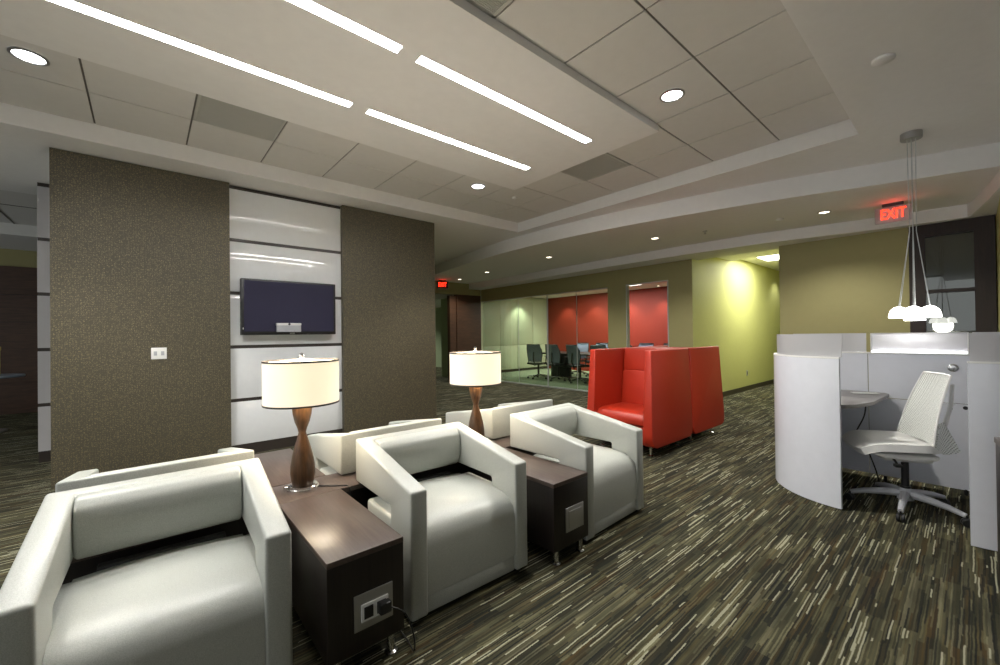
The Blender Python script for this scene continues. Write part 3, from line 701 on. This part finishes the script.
o = B().tube(smoothpath([(4.30, .56, .71), (4.28, .57, .60), (4.35, .62, .48), (4.5, .66, .40), (4.55, .60, .30), (4.6, .55, .12), (4.62, .53, .01)], 8), .005, 8).build('desk_cord', 'black'); tag(o, 'black cable hanging below the workstation desk', 'cord')

# office chair (local: faces -Y)
def task_chair(loc, rz):
    t = thing('office_chair', 'white office chair with perforated back inside the workstation', 'office chair', loc, rz)
    base = B().lathe([(0, .07), (.045, .07), (.04, .13), (.03, .15), (0, .15)], n=24).build('base_hub', 'greyp', t)
    for k in range(5):
        a = math.radians(72*k)+(PI-rz)
        d = Vector((math.cos(a), math.sin(a)))
        p = [(d.x*.02, d.y*.02, .112), (d.x*.12, d.y*.12, .105), (d.x*.22, d.y*.22, .09), (d.x*.30, d.y*.30, .068)]
        B().tube(p, .02, 10, [.026, .024, .019, .015]).build('base_leg', 'greyp', t)
        cc = B().cyl((0, 0), .006, .045, .07, 10); 
        for q in (-.012, .012): cc.lathe([(0, -.009), (.024, -.009), (.027, -.005), (.027, .005), (.024, .009), (0, .009)], n=20, mat=Matrix.Translation((0, q, .027)) @ Matrix.Rotation(PI/2, 4, 'X'))
        o = cc.build('caster', 'black', t); o.location = (d.x*.305, d.y*.305, 0); o.rotation_euler = (0, 0, a+.6*k)
    B().cyl((0, 0), .021, .15, .33, 20).cyl((0, 0), .03, .15, .165, 20).build('gas_lift', 'black', t)
    B().box(-.09, .09, -.15, .12, .35, .40, .015).build('tilt_mechanism', 'white', t)
    B().tube([(.08, -.10, .375), (.17, -.12, .373), (.23, -.13, .36)], .007, 8).box(.21, .25, -.15, -.11, .35, .37, .005).build('lever', 'black', t)
    def seat(u, v):
        a = u*2-1; y = -.31+.42*v
        wd = .225*(1-.25*(2*v-1)**4)
        z = .478+.016*a*a-.05*max(0, .3-v)**2/.09+.012*v
        return (a*wd, y, z)
    B().grid(seat, 14, 14, .05).build('seat', 'white', t)
    B().prism([(-.27, .425), (.11, .425), (.10, .398), (.0, .385), (-.18, .392)], 'x', -.19, .19, .01).build('seat_pan', 'white', t)
    def back(u, v):
        a = u*2-1; z = .50+.46*v
        wd = .225-.07*v
        y = .085+.125*v-.015*math.sin(PI*v)
        y += -.03*a*a
        return (a*wd, y, z)
    bk = B().grid(back, 16, 20, .005).build('backrest', 'meshback', t)
    s = B()
    for sx in (0, 1): s.tube([back(sx, v/12) for v in range(13)], .007, 8)
    s.tube([back(u/10, 1) for u in range(11)], .007, 8); s.build('back_frame', 'white', bk)
    # Y shaped tower behind, flaring to two tips at the bottom
    for sx in (-1, 1):
        s = B(); s.tube([(sx*.02, .15, .44), (sx*.05, .18, .56), (sx*.095, .205, .76), (sx*.125, .20, .90)], .012, 8, [.016, .014, .011, .010])
        s.build('back_tower', 'white', t)
        def fin(u, v, sx=sx):
            p0 = Vector((sx*.20, .10, .62)); p1 = Vector((sx*.215, .07, .49)); p2 = Vector((sx*.10, .25, .45)); p3 = Vector((sx*.07, .18, .64))
            q = (p0*(1-u)+p1*u)*(1-v)+(p3*(1-u)+p2*u)*v; q.y -= .02*math.sin(PI*v); q.z -= 0.03*math.sin(PI*v)*u; return q
        B().grid(fin, 8, 10, .005).build('back_fin', 'meshback', t)
    B().prism([(.03, .385), (.16, .42), (.21, .47), (.15, .47), (.10, .44), (.03, .42)], 'x', -.07, .07, .008).build('tower_foot', 'white', t)
    return t
task_chair((4.08, .33, 0), math.radians(207))

# pendant cluster
t = thing('pendant_lamp', 'cluster pendant of small glowing glass shades on thin cables over the workstation', 'pendant lamp', (4.89, .32, 0))
B().lathe([(0, SZ-.055), (.066, SZ-.055), (.069, SZ-.051), (.069, SZ-.0005), (0, SZ-.0005)], n=36).build('canopy', 'steel', t)
for k in range(7):
    a = 2*PI*k/6; r = 0 if k == 6 else .105; zz = 1.435 if k < 6 else 1.41
    c = (r*math.cos(a), r*math.sin(a)); 
    B().tube([(c[0]*.28, c[1]*.28, SZ-.055), (c[0]*.22, c[1]*.22, 2.10), (c[0], c[1], zz+.032)], .0022, 6).build('cable', 'lightframe', t)
    s = B().lathe([(0, .032), (.012, .032), (.03, .026), (.052, .004), (.063, -.03), (.066, -.06), (.063, -.06), (.05, -.02), (.03, .0), (0, .004)], (c[0], c[1], zz), 24).build('glass_shade', 'pend', t)
light('POINT', 'bulb_light', (0, 0, 1.33), 6, t, (1, .98, .93), shadow_soft_size=.12)

# dark cabinet at the right edge
t = thing('dark_cabinet', 'dark brown cabinet cut off by the right edge of the photo', 'cabinet', (3.14, -.06, 0), math.radians(7))
B().box(-.9, 0, -.6, 0, .715, .742, .002).build('top', 'wtop', t); B().box(-.895, -.004, -.595, -.004, .0, .714, .002).build('body', 'wbody', t)

# ------------------------------------------------------------------ conference room furniture
for k in range(5):
    x0 = 7.46+.785*k; x1 = x0+.78
    t = thing('storage_cabinet', 'pale full height storage cabinet behind the glass, %s from the left' % ('first', 'second', 'third', 'fourth', 'fifth')[k], 'cabinet', ((x0+x1)/2, 10.54, 0), 0, 'pale storage cabinets along the conference room wall')
    B().box(-.389, .389, -.10, 0, .09, 2.60).build('body', 'cab', t, False)
    B().box(-.389, .389, -.09, 0, 0, .09).build('plinth', 'basebd', t, False)
    B().box(-.385, .385, -.12, -.102, .10, .905, .002).build('lower_door', 'cab', t); B().box(-.385, .385, -.12, -.102, .918, 2.59, .002).build('upper_door', 'cab', t)
t = thing('conference_table', 'long dark conference table behind the glass front', 'table', (9.3, 6.6, 0))
B().box(-.55, .55, -2.0, 2.0, .70, .74, .01).build('tabletop', 'wbody', t)
for y in (-1.4, 1.4): B().box(-.06, .06, y-.35, y+.35, .02, .70, .01).box(-.3, .3, y-.35, y+.35, 0, .02, .005).build('pedestal', 'black', t)
def conf_chair(label, m, g):
    t = thing('conference_chair', label, 'office chair', (0, 0, 0), 0, g)
    B().cyl((0, 0), .03, .08, .40, 12).build('gas_lift', 'black', t)
    for k in range(5):
        a = 2*PI*k/5+.3; d = (math.cos(a), math.sin(a))
        l = B().tube([(0, 0, .11), (d[0]*.17, d[1]*.17, .09), (d[0]*.31, d[1]*.31, .065)], .018, 8, [.024, .02, .014]).build('base_leg', 'chrome', t)
        B().lathe([(0, -.02), (.028, -.02), (.028, .02), (0, .02)], n=14, mat=Matrix.Translation((d[0]*.31, d[1]*.31, .028)) @ Matrix.Rotation(PI/2, 4, 'X')).build('caster', 'black', l)
    B().grid(lambda u, v: ((u*2-1)*.245, -.24+.46*v, .455+.02*(u*2-1)**2), 8, 8, .05).build('seat', 'black', t)
    bk = B().grid(lambda u, v: ((u*2-1)*(.20+.035*math.sin(PI*v)), .235+.09*v-.04*math.sin(PI*v)-.03*(u*2-1)**2, .50+.49*v), 10, 10, .012).build('backrest', m, t)
    f = [((u)*.24, .235+.09*v-.04*math.sin(PI*v)-.03, .49+.50*v) for u, v in [(-.84, 0), (-1, .4), (-1, .7), (-.85, 1), (.85, 1), (1, .7), (1, .4), (.84, 0)]]
    B().tube(f, .012, 8).tube([(0, .2, .38), (0, .29, .55), (0, .27, .78)], .018, 8).build('back_frame', 'black', bk)
    for sx in (-1, 1): B().tube([(sx*.22, .08, .42), (sx*.285, .08, .48), (sx*.285, .06, .64)], .015, 8).box(sx*.285-.035, sx*.285+.035, -.13, .10, .645, .67, .008).build('armrest', 'black', t)
    return t
gn = 'dark conference chairs on the near side of the table'; gf = 'pale blue conference chairs on the far side of the table'
cn = conf_chair('dark mesh conference chair behind the glass, leftmost of the near side', 'confdark', gn); cn.location = (8.60, 8.25, 0); cn.rotation_euler = (0, 0, PI/2+.25)
for k, (y, a, l) in enumerate(((7.5, .05, 'second from the left on the near side'), (6.75, -.15, 'third on the near side, beside the thin glass joint'), (6.0, .1, 'fourth on the near side, partly behind the red booth'), (5.25, 0, 'fifth on the near side, behind the red booth'))):
    dup(cn, (8.6, y, 0), PI/2+a, 'dark mesh conference chair, '+l)
cf = conf_chair('pale blue mesh conference chair on the far side, leftmost one', 'confblue', gf); cf.location = (10.15, 8.05, 0); cf.rotation_euler = (0, 0, -PI/2)
for k, (y, l) in enumerate(((7.35, 'second from the left'), (6.6, 'third, just left of the olive column'), (5.9, 'left one seen in the narrow opening'), (5.15, 'right one seen in the narrow opening'))):
    dup(cf, (10.15, y, 0), -PI/2+.1*(k % 2), 'pale blue mesh conference chair on the far side, '+l)

# far left table with a yellow item
t = thing('round_table', 'pale blue topped table at the far left edge', 'table', (-1.75, 9.0, 0))
B().lathe([(0, .76), (.42, .76), (.43, .775), (.42, .79), (0, .79)], n=40).build('tabletop', 'bluetop', t); B().cyl((0, 0), .03, .02, .76).lathe([(0, 0), (.26, 0), (.26, .012), (.03, .03), (0, .03)], n=32).build('pedestal', 'steel', t)
o = B().box(-.07, .07, -.05, .05, 0, .26, .01).box(-.075, .075, -.055, .055, .23, .27, .008).build('yellow_container', 'yel'); o.location = (-1.63, 9.0, .945); 
o.location.z = .79; o.scale = (1, 1, 1.5); tag(o, 'upright yellow container on the far left table', 'container')
